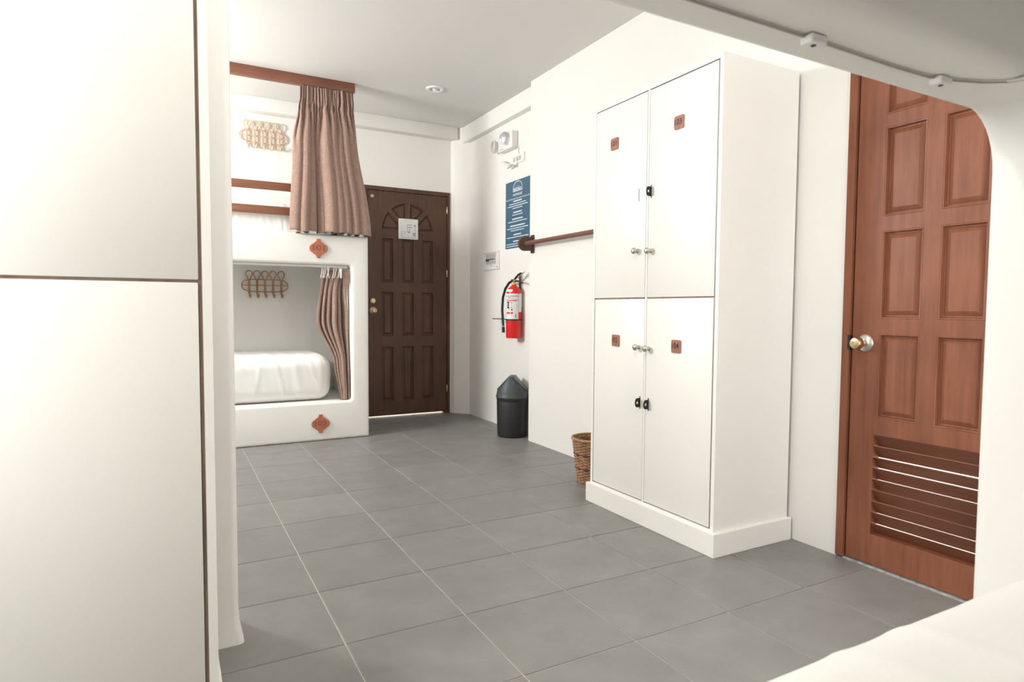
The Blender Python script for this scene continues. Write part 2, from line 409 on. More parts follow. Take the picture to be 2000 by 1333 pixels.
w = thing('window_3', (4.65, YF, W3[2]), 'added white framed window beside the near bunk, out of view', None, kind='structure')  # window added out of view to light the faces turned towards the near bunk
bm = B(); x0, x1, z0, z1 = W3; xm = (x0+x1)/2
for a in ((x0, x0+0.12, z0, z1), (x1-0.12, x1, z0, z1), (x0+0.12, x1-0.12, z0, z0+0.12), (x0+0.12, x1-0.12, z1-0.12, z1), (xm-0.06, xm+0.06, z0+0.12, z1-0.12)):
    box(bm, a[0], a[1], YF-0.22, YF-0.1, a[2], a[3])
obj('window_frame', bm, 'plastic', w)
for a0, a1 in ((x0+0.12, xm-0.06), (xm+0.06, x1-0.12)): obj('pane', bx(a0, a1, YF-0.17, YF-0.155, z0+0.12, z1-0.12), 'glass', w)
# partition behind the near locker, rounded at its free edge, swelling slightly at the foot
loops = []
for z, e in ((0.0, 0.035), (0.04, 0.03), (0.14, 0.008), (0.3, 0.0), (ZC, 0.0)):
    x1 = 0.29+e; y0 = -0.60-e; y1 = -0.20; R = 0.05
    pts = [(XL, y0, z)] + [(x1-R+R*math.sin(a), y0+R-R*math.cos(a), z) for a in (k*PI/16 for k in range(9))] + \
          [(x1-R+R*math.cos(a), y1-R+R*math.sin(a), z) for a in (k*PI/16 for k in range(9))] + [(XL, y1, z)]
    loops.append(pts)
bm = B(); loft(bm, loops); struct('wall_partition', bm, 'plaster', 'white rounded partition end behind the near locker')

# rooms beyond the two doors (seen only through the door gaps)
bm = B(); box(bm, 9.4, 9.6, -5.2, 0.2, -0.3, 6); box(bm, 6.6, 9.6, 0.0, 0.2, -0.3, 6); box(bm, 6.6, 9.6, -5.2, -5.0, -0.3, 6); box(bm, 6.6, 9.6, -5.2, 0.2, 6, 6.2); box(bm, 6.6, 9.6, -5.2, 0.2, -0.3, -0.01)
struct('wall_bathroom', bm, 'wall', 'white bathroom walls glimpsed through the louvres')
bm = B(); box(bm, 2.8, 7, 11.0, 11.2, -0.3, 6); box(bm, 2.8, 3.0, YB+0.3, 11.2, -0.3, 6); box(bm, 6.8, 7.0, YB+0.3, 11.2, -0.3, 6); box(bm, 2.8, 7, YB+0.3, 11.2, 6, 6.2); box(bm, 2.8, 7, YB+0.3, 11.2, -0.3, -0.01)
struct('wall_corridor', bm, 'wall', 'pale corridor glimpsed under the dark door')
def round_ceiling_lamp(loc, label, power, r=0.35):
    t = thing('ceiling_lamp', loc, label, 'ceiling lamp')
    bm = B(); lathe(bm, [(r, 0), (r, -0.08), (r*0.94, -0.10), (r*0.94, -0.02)], loc, cap1=False); obj('lamp_ring', bm, 'plastic', t)
    bm = B(); lathe(bm, [(r*0.93, -0.03), (r*0.93, -0.07)], loc); obj('diffuser', bm, emit_mat('lamp_diffuser', (1, 0.97, 0.9), 2.0), t)
    area('lamp_light', (loc[0], loc[1], loc[2]-0.12), (0, 0, 0), r*1.8, r*1.8, power, (1, 0.96, 0.9), 'DISK')
    return t
round_ceiling_lamp((1.3, -2.9, ZC), 'added round lamp on the ceiling above the aisle, out of view', 16)  # added lamp, out of view, to brighten the faces turned towards the camera
round_ceiling_lamp((8.0, -2.5, 6.0), 'round white lamp on the bathroom ceiling', 70)
round_ceiling_lamp((4.9, 9.9, 6.0), 'round white lamp on the corridor ceiling', 50)

# ------------------------------------------------------------------ doors
def ring_panel(mp, outline, steps, mi=0, bm=None):
    """Raised panel: nested outlines. steps = [(inset, depth)]; outline convex polygon (a,b) anticlockwise."""
    bm = bm or B(); n = len(outline)
    def inset(e):
        out = []
        for i in range(n):
            p0, p1, p2 = (Vector(outline[i-1]), Vector(outline[i]), Vector(outline[(i+1) % n]))
            d1 = (p1-p0).normalized(); d2 = (p2-p1).normalized()
            n1 = Vector((-d1.y, d1.x)); n2 = Vector((-d2.y, d2.x)); s = n1+n2
            k = e*2/max(s.length_squared, 0.3) if s.length > 1e-6 else e
            out.append(p1 + s*k)
        return out
    loft(bm, [[mp(q[0], d, q[1]) for q in inset(e)] for e, d in steps], cap0=False, mi=mi)
    return bm
def rect(a0, a1, b0, b1): return [(a0, b0), (a1, b0), (a1, b1), (a0, b1)]
def leaf_bm(mp, outer, holes, through, thick, hd):
    """Door leaf: front sheet with openings, walls of the openings, sides and back sheet."""
    bm = B()
    def sheet(polys, d):
        es = []
        for pl in polys:
            vs = [bm.verts.new(mp(a, d, b)) for a, b in pl]
            es += [bm.edges.new((vs[i], vs[(i+1) % len(vs)])) for i in range(len(vs))]
        bmesh.ops.triangle_fill(bm, edges=es, use_beauty=True, use_dissolve=False)
    sheet([outer] + holes + through, 0.0); sheet([outer] + through, thick)
    for pl, dd in [(outer, thick)] + [(h, hd) for h in holes] + [(h, thick) for h in through]:
        loft(bm, [[mp(a, d, b) for a, b in pl] for d in (0.0, dd)], cap0=False, cap1=False)
    bmesh.ops.remove_doubles(bm, verts=bm.verts, dist=1e-5)
    return bm
STEPS = [(0.0, 0.0), (0.006, -0.004), (0.016, -0.002), (0.024, 0.034), (0.036, 0.036), (0.075, 0.014), (0.08, 0.012)]
STEPS1 = [(0.0, 0.0), (0.008, -0.006), (0.018, -0.003), (0.03, 0.035), (0.05, 0.037), (0.085, 0.016), (0.09, 0.014)]
STEPSF = [(0.0, 0.0), (0.008, -0.006), (0.016, -0.003), (0.028, 0.032), (0.038, 0.034), (0.06, 0.018), (0.064, 0.016)]
# dark entrance door
m1 = lambda a, d, b: Vector((a, YB+0.005+d, b))
d1 = thing('door_1', (4.845, YB, 0), 'dark brown panelled entrance door with a fan-shaped arch of panels', None, kind='structure')
cols = [(4.20, 4.50), (4.69, 5.0), (5.18, 5.49)]; rows = [(0.37, 1.67), (1.90, 2.94), (3.14, 4.18)]
holes = [rect(c[0], c[1], r[0], r[1]) for c in cols for r in rows]
fans = []
cx, cz, Ro, Ri, mw = 4.845, 4.37, 0.64, 0.20, 0.035
for k in range(4):
    a0, a1 = k*PI/4, (k+1)*PI/4
    def edge(R, a, s):     # point at radius R on the ray a, pushed aside by mw
        off = Vector((-math.sin(a), math.cos(a)))*mw*s
        return Vector((cx, cz)) + Vector((math.cos(a), math.sin(a)))*math.sqrt(max(R*R-mw*mw, 0)) + off
    s0 = 0 if k == 0 else 1; s1 = 0 if k == 3 else -1
    p = [edge(Ri, a0, s0)]
    b0 = math.asin(mw/Ro)*s0; b1 = math.asin(mw/Ro)*s1
    for q in range(7):
        a = a0+b0 + (a1+b1-a0-b0)*q/6; p.append(Vector((cx+Ro*math.cos(a), cz+Ro*math.sin(a))))
    p.append(edge(Ri, a1, s1))
    fans.append([(v.x, v.y) for v in p])
obj('door_leaf', leaf_bm(m1, rect(3.862, 5.830, 0.045, 5.243), holes + fans, [], 0.1, 0.036), 'door_dark', d1, smooth=0)
for h in holes: obj('panel', ring_panel(m1, h, STEPS1), 'door_dark', d1, smooth=20)
for f in fans: obj('panel', ring_panel(m1, f, STEPSF), 'door_dark', d1, smooth=20)
bm = B()
for a0, a1, b0, b1 in ((3.80, 3.855, 0, 5.34), (5.838, 5.90, 0, 5.34), (3.855, 5.838, 5.25, 5.34)): slab(bm, m1, a0, a1, b0, b1, -0.03, 0.28)
for a0, a1, b0, b1 in ((3.855, 3.90, 0, 5.25), (5.79, 5.838, 0, 5.25), (3.90, 5.79, 5.19, 5.25)): slab(bm, m1, a0, a1, b0, b1, 0.105, 0.2)
obj('door_frame', bm, 'door_dark', d1, smooth=0)
for z in (4.92, 3.40, 0.6):
    bm = B(); lathe(bm, [(0.012, -0.085), (0.016, -0.08), (0.016, 0.08), (0.012, 0.085)], m1(5.832, -0.012, z), seg=12); obj('hinge', bm, 'gold', d1)
bm = B(); lathe(bm, [(0.04, 0), (0.04, 0.012), (0.03, 0.02), (0.018, 0.02), (0.016, 0.012)], m1(4.0, 0, 5.11), (0, -1, 0), 20); obj('peephole', bm, 'brass', d1)
bm = B(); lathe(bm, [(0.075, 0), (0.075, 0.015), (0.06, 0.035), (0.04, 0.04)], m1(4.0, 0, 2.72), (0, -1, 0), 24); db = obj('deadbolt', bm, 'brass', d1)
bm = B(); slab(bm, m1, 3.955, 4.045, 2.70, 2.735, -0.075, -0.038); obj('thumb_turn', bm, 'brass', db)
bm = B(); lathe(bm, [(0.085, 0), (0.085, 0.012), (0.065, 0.03), (0.03, 0.04), (0.026, 0.09), (0.05, 0.11), (0.06, 0.14), (0.052, 0.165), (0.03, 0.172), (0.022, 0.165)], m1(4.0, 0, 2.50), (0, -1, 0), 24); obj('door_knob', bm, 'brass', d1)
# red-brown bathroom door with louvres
m2 = lambda a, d, b: Vector((XR+0.012+d, -a, b))
d2 = thing('door_2', (XR, -2.455, 0), 'reddish brown wooden bathroom door with square panels and louvred foot', None, kind='structure')
A = [(2.0, 2.385), (2.53, 2.915)]; R2 = [(4.46, 5.02), (3.485, 4.34), (2.49, 3.345), (1.51, 2.345)]
holes = [rect(a[0], a[1], r[0], r[1]) for a in A for r in R2]
LV = (1.98, 2.92, 0.335, 1.345)
obj('door_leaf', leaf_bm(m2, rect(1.728, 3.187, 0.03, 5.165), holes, [rect(*LV)], 0.1, 0.036), 'door_red', d2, smooth=0)
for h in holes: obj('panel', ring_panel(m2, h, STEPS), 'door_red', d2, smooth=20)
ns = 9; pitch = (LV[3]-LV[2])/ns
lift = [0.0, 0.0, -0.001, -0.004, 0.004, 0.003, 0.012, 0.0075, 0.002]
for k in range(ns):
    bm = B(); bc = LV[2] + pitch*(k+0.5); tl = 0.0
    # slanted slat: outer edge high, inner edge low
    sec = [(0.006, 0.061), (0.004, 0.053), (0.010, 0.046), (0.096, -0.078), (0.098, -0.070)]
    dz = lift[k]
    loft(bm, [[m2(a, d, bc + b*(1-10*dz) + ((0.004 if k in (7, 8) else 0.0015) if a > 2.4 else -0.001)) for d, b in sec] for a in (LV[0]+0.001, LV[1]-0.001)])
    obj('slat', bm, 'slat_wood', d2, smooth=0)
bm = B()
for a0, a1, b0, b1 in ((1.632, 1.712, 0.02, 5.26), (3.203, 3.28, 0.02, 5.26), (1.712, 3.203, 5.18, 5.26)): slab(bm, m2, a0, a1, b0, b1, -0.03, 0.45)
slab(bm, m2, 1.71, 1.735, 0.02, 5.2, 0.105, 0.2); slab(bm, m2, 3.18, 3.205, 0.02, 5.2, 0.105, 0.2)
obj('door_frame', bm, 'door_red', d2, smooth=0)
bm = B(); lathe(bm, [(0.088, 0), (0.088, 0.008), (0.07, 0.028), (0.03, 0.04)], m2(1.862, 0, 2.245), (-1, 0, 0), 32); rose = obj('door_knob', bm, 'nickel', d2)
bm = B(); lathe(bm, [(0.03, 0.035), (0.03, 0.075), (0.05, 0.09), (0.062, 0.12), (0.062, 0.155), (0.05, 0.175), (0.02, 0.18), (0.018, 0.172)], m2(1.862, 0, 2.245), (-1, 0, 0), 32); obj('knob_grip', bm, 'brass', rose)
bm = B(); slab(bm, m2, 1.695, 1.722, 2.17, 2.32, -0.034, 0.02); obj('strike_plate', bm, 'black', d2)
bm = B(); slab(bm, m2, 1.71, 3.2, -0.003, 0.012, -0.02, 0.4); obj('threshold', bm, 'dirty', d2, smooth=0)

# ------------------------------------------------------------------ bunk beds
def bunk(name, label, yf, s, xr, xo, Rh, zt, plaques):
    """s=+1: opening faces -Y (far bunk); s=-1: opening faces +Y (near bunk)."""
    x0 = -2.0; th = 0.33; dep = 1.96
    t = thing(name, ((x0+xr)/2, yf + s*0.98, 0), label, 'bunk bed')
    Y = lambda d: yf + s*d
    def ybox(bm, xa, xb, da, db, za, zb, bev=0.0): return box(bm, xa, xb, min(Y(da), Y(db)), max(Y(da), Y(db)), za, zb, bev)
    bm = holed_plate((x0, xr, 0, 3.955), (x0+0.3, xo, 0.745, zt), min(Y(0), Y(th)), max(Y(0), Y(th)), 0.02, Rh, 0.055)
    obj('front_panel', bm, 'plaster', t, smooth=50)
    obj('end_wall', ybox(B(), xo+0.06, xr-0.01, th-0.05, dep, 0, 3.94, 0.02), 'plaster', t)
    obj('end_wall', ybox(B(), x0+0.01, x0+0.25, th-0.05, dep, 0, 3.94, 0.02), 'plaster', t)
    obj('lower_platform', ybox(B(), x0+0.25, xo+0.06, th-0.05, dep, 0.5, 0.742), 'plaster', t)
    obj('upper_platform', ybox(B(), x0+0.25, xo+0.06, th-0.05, dep, 3.62, 3.75), 'plaster', t)
    for zr in (4.29, 4.735):
        obj('guard_rail', ybox(B(), x0+0.1, xr-0.12, 0.19, 0.25, zr, zr+0.148, 0.008), 'rail_wood', t)
    for xa in (x0+0.1, xr-0.2):
        obj('rail_post', ybox(B(), xa, xa+0.08, 0.25, 0.31, 3.94, 4.9, 0.005), 'rail_wood', t)
    for (px, pz, num) in plaques:
        bm = B(); hw, hh = 0.172, 0.178
        q = [(1.0, 0.0), (0.95, 0.22), (0.80, 0.38), (0.60, 0.47), (0.58, 0.55), (0.42, 0.62), (0.28, 0.74), (0.21, 0.88), (0.19, 1.0)]
        out = q + [(-a, b) for a, b in reversed(q)] + [(-a, -b) for a, b in q[1:]] + [(a, -b) for a, b in reversed(q[1:])]
        mp = lambda a, d, b: Vector((px+a, yf+d, pz+b))
        loft(bm, [[mp(a*hw*k, d, b*hh*k) for a, b in out] for k, d in ((1.0, 0.02), (1.0, -0.022), (0.96, -0.03))])
        pq = obj('number_plaque', bm, 'terracotta', t, smooth=30); pq['label'] = 'terracotta plaque numbered %s' % num
        bm = B(); text_into(bm, num, mp, 0, 0.01, 0.22, 0.10, d=-0.0315, bold=0.012); obj('number', bm, 'terra_ink', pq, smooth=0)
    return t
YA = 6.61; YN = -4.30
bunk('bunk_bed', 'white plastered bunk bed with plaques 101 and 102 beside the dark door', YA, 1, 3.35, 3.01, 0.065, 3.38, [(2.39, 3.68, '101'), (2.40, 0.335, '102')])
bunk('bunk_bed', 'near white bunk bed whose rounded opening frames the right and top', YN, -1, 3.27, 2.935, 0.22, 3.385, [])

def wr(p, n, amp, seed, sx=1.0):
    """Sheet wrinkles running down the side of a mattress."""
    f = noise.noise(Vector((p.x*3.2*sx + 0.5*p.z, p.z*0.9 + p.y*0.4, seed)))
    f2 = noise.noise(Vector((p.x*9*sx + p.z*1.5, p.z*1.6 + p.y, seed+5)))
    rid = max(0, 0.30-abs(f))/0.30
    return amp*(rid**3*0.8 + 0.35*f2 + 0.6*noise.noise(Vector((p.x*1.2, p.y*1.2, p.z*1.2+seed))))
def mattress(label, x0, x1, y0, y1, z0, z1, r, amp, seed, sx=1.0, n=(150, 30, 22)):
    bm = rbox(x0, x1, y0, y1, z0, z1, r, *n, disp=lambda p, nn: wr(p, nn, amp, seed, sx) if nn.z > -0.5 else 0)
    bmesh.ops.recalc_face_normals(bm, faces=bm.faces)
    o = obj('mattress', bm, 'sheet', smooth=180, origin=((x0+x1)/2, (y0+y1)/2, z0))
    return tag(o, label, 'mattress', 'mattresses in the bunks')
mattress('white sheeted mattress in the lower bunk beside the bunched curtain', -1.68, 2.68, 6.80, 8.53, 0.745, 1.65, 0.27, 0.014, 3.0)
mattress('white mattress on the upper bunk behind the wooden guard rails', -1.68, 2.98, 6.97, 8.53, 3.752, 4.55, 0.15, 0.016, 9.0, 2.2)
mattress('white mattress edge at the bottom right, nearest the viewer', -1.65, 2.90, -6.22, -4.50, 0.745, 1.60, 0.24, 0.010, 17.0, 0.7)

# ceiling-mounted curtain rail and the two curtains
o = obj('curtain_rail', bx(-1.9, 3.10, 6.585, 6.74, 6.685, ZC, 0.008), 'rail_wood'); tag(o, 'brown wooden board on the ceiling carrying the upper curtain', 'curtain rail')
def curtain_sheet(fun, nu, nv, thick=0.008):
    bm = B(); vs = [[bm.verts.new(fun(i/nu, j/nv)) for i in range(nu+1)] for j in range(nv+1)]
    for j in range(nv):
        for i in range(nu): bm.faces.new((vs[j][i], vs[j][i+1], vs[j+1][i+1], vs[j+1][i]))
    return bm
def lerp(tab, t):
    for (a, va), (b, vb) in zip(tab, tab[1:]):
        if t <= b:
            k = (t-a)/(b-a); k = k*k*(3-2*k); return va + (vb-va)*k
    return tab[-1][1]
def folds(u, n, seed):
    ph = 2*PI*(n*u + 0.55*noise.noise(Vector((u*n*0.55, seed, 0.3))))
    am = 0.62 + 0.55*noise.noise(Vector((u*n*0.8, seed+3, 1.7)))
    return ph, am
def upper_curtain(u, v):
    z = 6.665 + (3.975-6.665)*v + 0.018*math.sin(u*31+1)*v*v + 0.030*(1-min(1, v*14))*noise.noise(Vector((u*34, 0, 2)))
    xl = lerp([(0, 2.085), (0.10, 2.08), (0.15, 2.06), (0.4, 1.98), (1, 1.90)], v); xr = lerp([(0, 3.06), (0.12, 3.08), (0.3, 3.13), (1, 3.43)], v)
    grow = min(1, max(0, (v-0.10)/0.30)); grow = grow*grow*(3-2*grow)
    head = max(0.0, 1 - v/0.13); head = min(1, head*2.2)
    n = 8.6
    wob = 0.75*noise.noise(Vector((u*n*0.5, 11, 0.3))) + 0.16*noise.noise(Vector((u*6, v*1.6, 8)))
    ph = 2*PI*(n*u + wob)
    am = 0.75 + 0.75*noise.noise(Vector((u*n*0.75, 14, 1.7)))
    ph2 = 2*PI*(27*u + 0.8*noise.noise(Vector((u*9, 5, 1)))); 
    ph3 = 2*PI*(21*u + 0.9*noise.noise(Vector((u*8, 7, 1 + v*0.5))))
    mid = math.exp(-((v-0.20)/0.16)**2)
    cc = math.cos(ph); cc = math.copysign(abs(cc)**0.8, cc)
    y = 6.640 - (0.034 + 0.155*grow*(0.75+0.25*v))*am*cc*(1-0.6*head) - head*0.040*math.cos(ph2) - mid*0.034*math.cos(ph3) - 0.03*grow - 0.015*head
    y += 0.016*grow*math.cos(2*ph + 1.3)
    y = min(y, 6.775)
    sk = (0.068*grow + 0.010)*am
    x = xl + (xr-xl)*u + sk*math.sin(ph)*1.25 + head*0.010*math.sin(ph2) + mid*0.010*math.sin(ph3) + 0.035*noise.noise(Vector((u*4, v*2.0, 4)))*min(1, v*3)*math.sin(PI*u)
    # zigzag of the gathering tape just under the heading
    x += 0.020*math.exp(-((v-0.15)/0.05)**2)*noise.noise(Vector((u*26, v*30, 3)))
    return Vector((x, y, z))
o = obj('curtain', curtain_sheet(upper_curtain, 420, 70), 'linen', smooth=180, origin=(2.6, 6.65, 3.98))
sd = o.modifiers.new('thickness', 'SOLIDIFY'); sd.thickness = 0.0025
tag(o, 'gathered brown linen curtain hanging at the end of the upper bunk', 'curtain', 'bunk curtains')
def lower_curtain(u, v):
    z = 3.29 + (0.752-3.29)*v
    xl = lerp([(0, 2.49), (0.38, 2.385), (0.72, 2.71), (1, 2.80)], v)
    xr = lerp([(0, 2.985), (0.08, 2.985), (0.14, 2.95), (0.35, 2.99), (1, 2.985)], v)
    ph = 2*PI*(5.2*u + 0.55*noise.noise(Vector((u*3.2, 41, 0.3))) + 0.16*noise.noise(Vector((u*4, v*1.3, 2))))
    am = 0.8 + 0.7*noise.noise(Vector((u*4.5, 44, 1.7)))
    head = max(0, 1-v/0.14)
    ph2 = 2*PI*16*u
    A = 0.022 + 0.068*min(1, v/0.3)
    y = 6.785 + 0.085*math.sin(PI*min(1, v*1.15)) - A*am*math.cos(ph) + 0.018*head*math.cos(ph2) + 0.008*math.cos(2*ph+0.7)*v
    y = max(y, 6.70)
    x = xl + (xr-xl)*u + 0.026*am*math.sin(ph)*math.sin(PI*min(1, max(0, u)))**0.5
    return Vector((min(x, 2.99), y, z))
cl = thing('curtain', (2.75, 6.75, 0.752), 'bunched brown linen curtain inside the lower bunk opening', 'curtain', group='bunk curtains')
o = obj('cloth', curtain_sheet(lower_curtain, 260, 60), 'linen', cl, smooth=180)
sd = o.modifiers.new('thickness', 'SOLIDIFY'); sd.thickness = 0.0025
def fold_flap():
    bm = B()
    pts = [(2.86, 3.31), (2.995, 3.26), (2.995, 3.05), (2.93, 2.94), (2.86, 2.97)]
    loft(bm, [[(x, y, z) for x, z in pts] for y in (6.665, 6.675)]); return bm
obj('header_flap', fold_flap(), 'linen', cl, smooth=0)
for k, hx in enumerate((2.475, 2.51, 2.545, 2.58, 2.60, 2.70, 2.74, 2.80)):
    bm = B(); y = 6.70; dx = (-0.03, -0.025, -0.04, 0.02, -0.05, -0.035, -0.045, -0.03)[k]
    tube(bm, [(hx, y+0.02, 3.335), (hx, y, 3.29), (hx+dx*0.4, y-0.02, 3.22), (hx+dx, y-0.02, 3.14), (hx+dx*1.1, y-0.005, 3.13)], 0.007, 6); obj('hook', bm, 'plastic', cl)
bm = B(); box(bm, 2.80, 2.84, 6.645, 6.665, 3.13, 3.32, 0.006); obj('draw_tag', bm, 'plastic', cl)
# curtain tracks under the beams of both bunks
t = thing('curtain_track', (1.0, 6.75, 3.38), 'white curtain track under the beam of the far lower bunk', 'curtain track')
obj('track', bx(-1.5, 2.96, 6.72, 6.775, 3.335, 3.378, 0.004), 'plastic', t)
t = thing('curtain_track', (1.0, YN-0.15, 3.385), 'curtain track with two end clips under the near bunk beam', 'curtain track')
path = [(-1.5, -4.452), (0.5, -4.452), (1.5, -4.452), (2.0, -4.445), (2.18, -4.45), (2.30, -4.478), (2.40, -4.515), (2.47, -4.56), (2.50, -4.62)]
bm = B(); loops = []
for i, (x, y) in enumerate(path):
    d = Vector(path[min(i+1, len(path)-1)]) - Vector(path[max(i-1, 0)]); d.normalize(); nn = Vector((-d.y, d.x))
    loops.append([(x+nn.x*a, y+nn.y*a, z) for a, z in ((-0.012, 3.384), (-0.012, 3.375), (0.012, 3.375), (0.012, 3.384))])
loft(bm, loops); obj('track', bm, 'plastic', t, smooth=30)
bm = B(); loops = [[(x, y-0.012+e, z) for e, z in ((-0.003, 3.378), (-0.003, 3.3735), (0.003, 3.3735), (0.003, 3.378))] for x, y in path]
loft(bm, loops); obj('slot', bm, 'slot', t, smooth=30)
for cxx in (1.555, 2.235):
    bm = B(); box(bm, cxx-0.036, cxx+0.036, -4.492, -4.448, 3.354, 3.3835, 0.008, 3); e = obj('end_clip', bm, 'plastic', t)
    bm = B(); lathe(bm, [(0.008, -0.002), (0.008, 0.002)], (cxx-0.006, -4.474, 3.3545), (0, -0.2, -1), 12); obj('screw_hole', bm, 'ink', e)

# rattan hook racks on the back wall
def rack(cz, mat, label):
    t = thing('hook_rack', (1.68, YB, cz), label, 'hook rack', group='rattan hook racks')
    zt, zb, zm = cz+0.099, cz-0.157, cz-0.025
    y = YB-0.035; bm = B(); hoop = []
    for k in range(48):
        a = 2*PI*k/48; ca, sa = math.cos(a), math.sin(a)
        hoop.append((1.68 + 0.455*math.copysign(abs(ca)**0.45, ca), y, (zt+zb)/2 + (zt-zb)/2*math.copysign(abs(sa)**0.75, sa)))
    tube(bm, hoop, 0.011, 6, closed=True); tube(bm, [(1.23, y, zm), (2.13, y, zm)], 0.010, 6); obj('frame', bm, mat, t)
    for hx in (1.364, 1.520, 1.677, 1.836, 2.000):
        bm = B(); yy = YB-0.055
        for s in (-1, 1):
            pts = [(hx + s*0.012, yy, cz-0.20), (hx+s*0.012, yy, cz+0.07)]
            for k in range(0, 9):
                a = -PI/2*0.55 + (PI/2*1.55)*k/8
                pts.append((hx + s*0.066*math.cos(a), yy, cz+0.208 + 0.070*math.sin(a)))
            tube(bm, pts, 0.011, 6)
        hk = [(hx, yy, cz-0.19)]
        for k in range(9):
            a = PI + PI*1.15*k/8; hk.append((hx+0.012*k/8+0.01, yy-0.04+0.04*-math.cos(a), cz-0.235+0.042*math.sin(a)))
        tube(bm, hk, 0.018, 7); obj('hook', bm, mat, t)
    return t
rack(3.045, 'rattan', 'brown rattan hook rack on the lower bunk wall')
rack(6.135, 'rattan_lit', 'brightly lit rattan hook rack on the upper bunk wall')

# ------------------------------------------------------------------ lockers
def locker(loc, rz, label, nums):
    W_, D_, H_ = 2.175, 1.14, 5.154
    t = thing('locker', loc, label, 'locker', rz, group='white four-door lockers')
    L = dict(world=False)
    bm = B(); p = 0.045
    box(bm, 0, p, 0, D_, 0.2, H_); box(bm, W_-p, W_, 0, D_, 0.2, H_); box(bm, p, W_-p, 0, D_, H_-0.05, H_); box(bm, p, W_-p, 0, D_, 0.2, 0.272)
    box(bm, p, W_-p, D_-0.03, D_, 0.272, H_-0.05); box(bm, 1.046, 1.074, 0.0, D_-0.03, 0.272, H_-0.05)
    box(bm, p, 1.046, 0.03, D_-0.03, 2.66, 2.70); box(bm, 1.074, W_-p, 0.03, D_-0.03, 2.66, 2.70)
    obj('carcass', bm, 'locker', t, smooth=0, **L)
    bm = B(); box(bm, -0.048, W_+0.048, -0.042, D_+0.02, 0, 0.249, 0.006); obj('plinth', bm, 'locker', t, smooth=0, **L)
    # raw hinge edges just inside the frame
    bm = B()
    for xa in (p, W_-p-0.004): box(bm, xa, xa+0.004, 0.004, 0.05, 0.272, H_-0.05)
    for xa in (p+0.004, W_-p-0.016): box(bm, xa, xa+0.012, 0.012, 0.05, 0.275, H_-0.055)
    box(bm, p, W_-p, 0.018, 0.032, 2.655, 2.735)
    obj('hinge_edge', bm, 'raw', t, smooth=0, **L)
    mp = lambda a, d, b: Vector((a, d, b))
    spec = [(0.056, 1.040, 2.708, 5.090, 0.44, 4.62, 0.885, 3.26, 'slit', 0.915, 3.92, nums[0]),
            (1.080, 2.112, 2.708, 5.090, 1.565, 4.605, 1.090, 3.245, 'hasp', 1.085, 3.93, nums[1]),
            (0.056, 1.040, 0.286, 2.692, 0.51, 2.175, 0.93, 2.115, 'hasp', 0.955, 1.455, nums[2]),
            (1.080, 2.110, 0.286, 2.692, 1.585, 2.16, 1.108, 2.108, 'hasp', 1.105, 1.452, nums[3])]
    for i, (a0, a1, b0, b1, nx, nz, kx, kz, hk, hx, hz, num) in enumerate(spec):
        plain_door = not num
        bm = B(); f = -0.006 if i == 0 else 0.0
        box(bm, a0, a1, f, 0.045+f, b0, b1, 0.005, 2); dr = obj('door', bm, 'locker', t, smooth=30, **L)
        if plain_door: continue
        kx = max(kx, a0+0.03)
        bm = B(); lathe(bm, [(0.027, 0), (0.027, 0.006), (0.018, 0.012), (0.015, 0.026), (0.028, 0.036), (0.038, 0.05), (0.038, 0.064), (0.028, 0.076), (0.010, 0.080)], (kx+0.018, f, kz), (0, -1, 0), 20); obj('knob', bm, 'steel', dr, **L)
        if hk == 'hasp':
            bm = B(); hx = max(hx, a0+0.012)
            hx += 0.03
            box(bm, hx-0.006, hx+0.006, f-0.004, f, hz-0.075, hz+0.075)
            out = [(0.0, -0.055)] + [(-0.045-0.03*math.cos(a-PI/2), 0.055*math.sin(a-PI/2)) for a in (PI*k/12 for k in range(13))] + [(0.0, 0.055)]
            ri = [(-0.042 + 0.014*math.cos(a), 0.016*math.sin(a)) for a in (2*PI*k/16 for k in range(16))]
            # tab standing out from the door with a padlock hole
            for xo in (hx-0.004, hx+0.004):
                es = []
                for pl in (out, ri):
                    v = [bm.verts.new((xo, f+a, hz+b)) for a, b in pl]; es += [bm.edges.new((v[q], v[(q+1) % len(v)])) for q in range(len(v))]
                bmesh.ops.triangle_fill(bm, edges=es, use_beauty=True, use_dissolve=False, normal=(1, 0, 0))
            for pl in (out, ri): loft(bm, [[(xo, f+a, hz+b) for a, b in pl] for xo in (hx-0.004, hx+0.004)], cap0=False, cap1=False)
            obj('padlock_tab', bm, 'black', dr, smooth=0, **L)
        else:
            bm = B(); box(bm, hx-0.005, hx+0.005, f-0.003, f+0.01, hz-0.075, hz+0.075); obj('padlock_slot', bm, 'raw', dr, smooth=0, **L)
        bm = B(); h = 0.072
        loft(bm, [[mp(nx+x, f+d, nz+z) for x, z in rrect(-h, h, -h, h, 0.018, 4)] for d in (0.002, -0.012)])
        text_into(bm, num, mp, nx-0.010, nz+0.006, 0.108, 0.066, d=f-0.0135, mi=1, bold=0.012)
        pl = obj('number_plate', bm, ['leather', 'ink'], dr, smooth=0, fix=False, **L); pl['label'] = 'brown leather number plate reading %s' % num
    return t
locker((4.79, 1.115, 0), -PI/2, 'tall white locker with numbered doors 101 to 104 against the right wall', ['101', '103', '102', '104'])
locker((0.06-2.175, -2.05, 0), 0.0, 'close-up white locker filling the left edge of the view', ['', '', '', ''])

# ------------------------------------------------------------------ recess wall fittings
mr = lambda a, d, b: Vector((XREC+d, -a, b))       # right = -Y, depth = +X
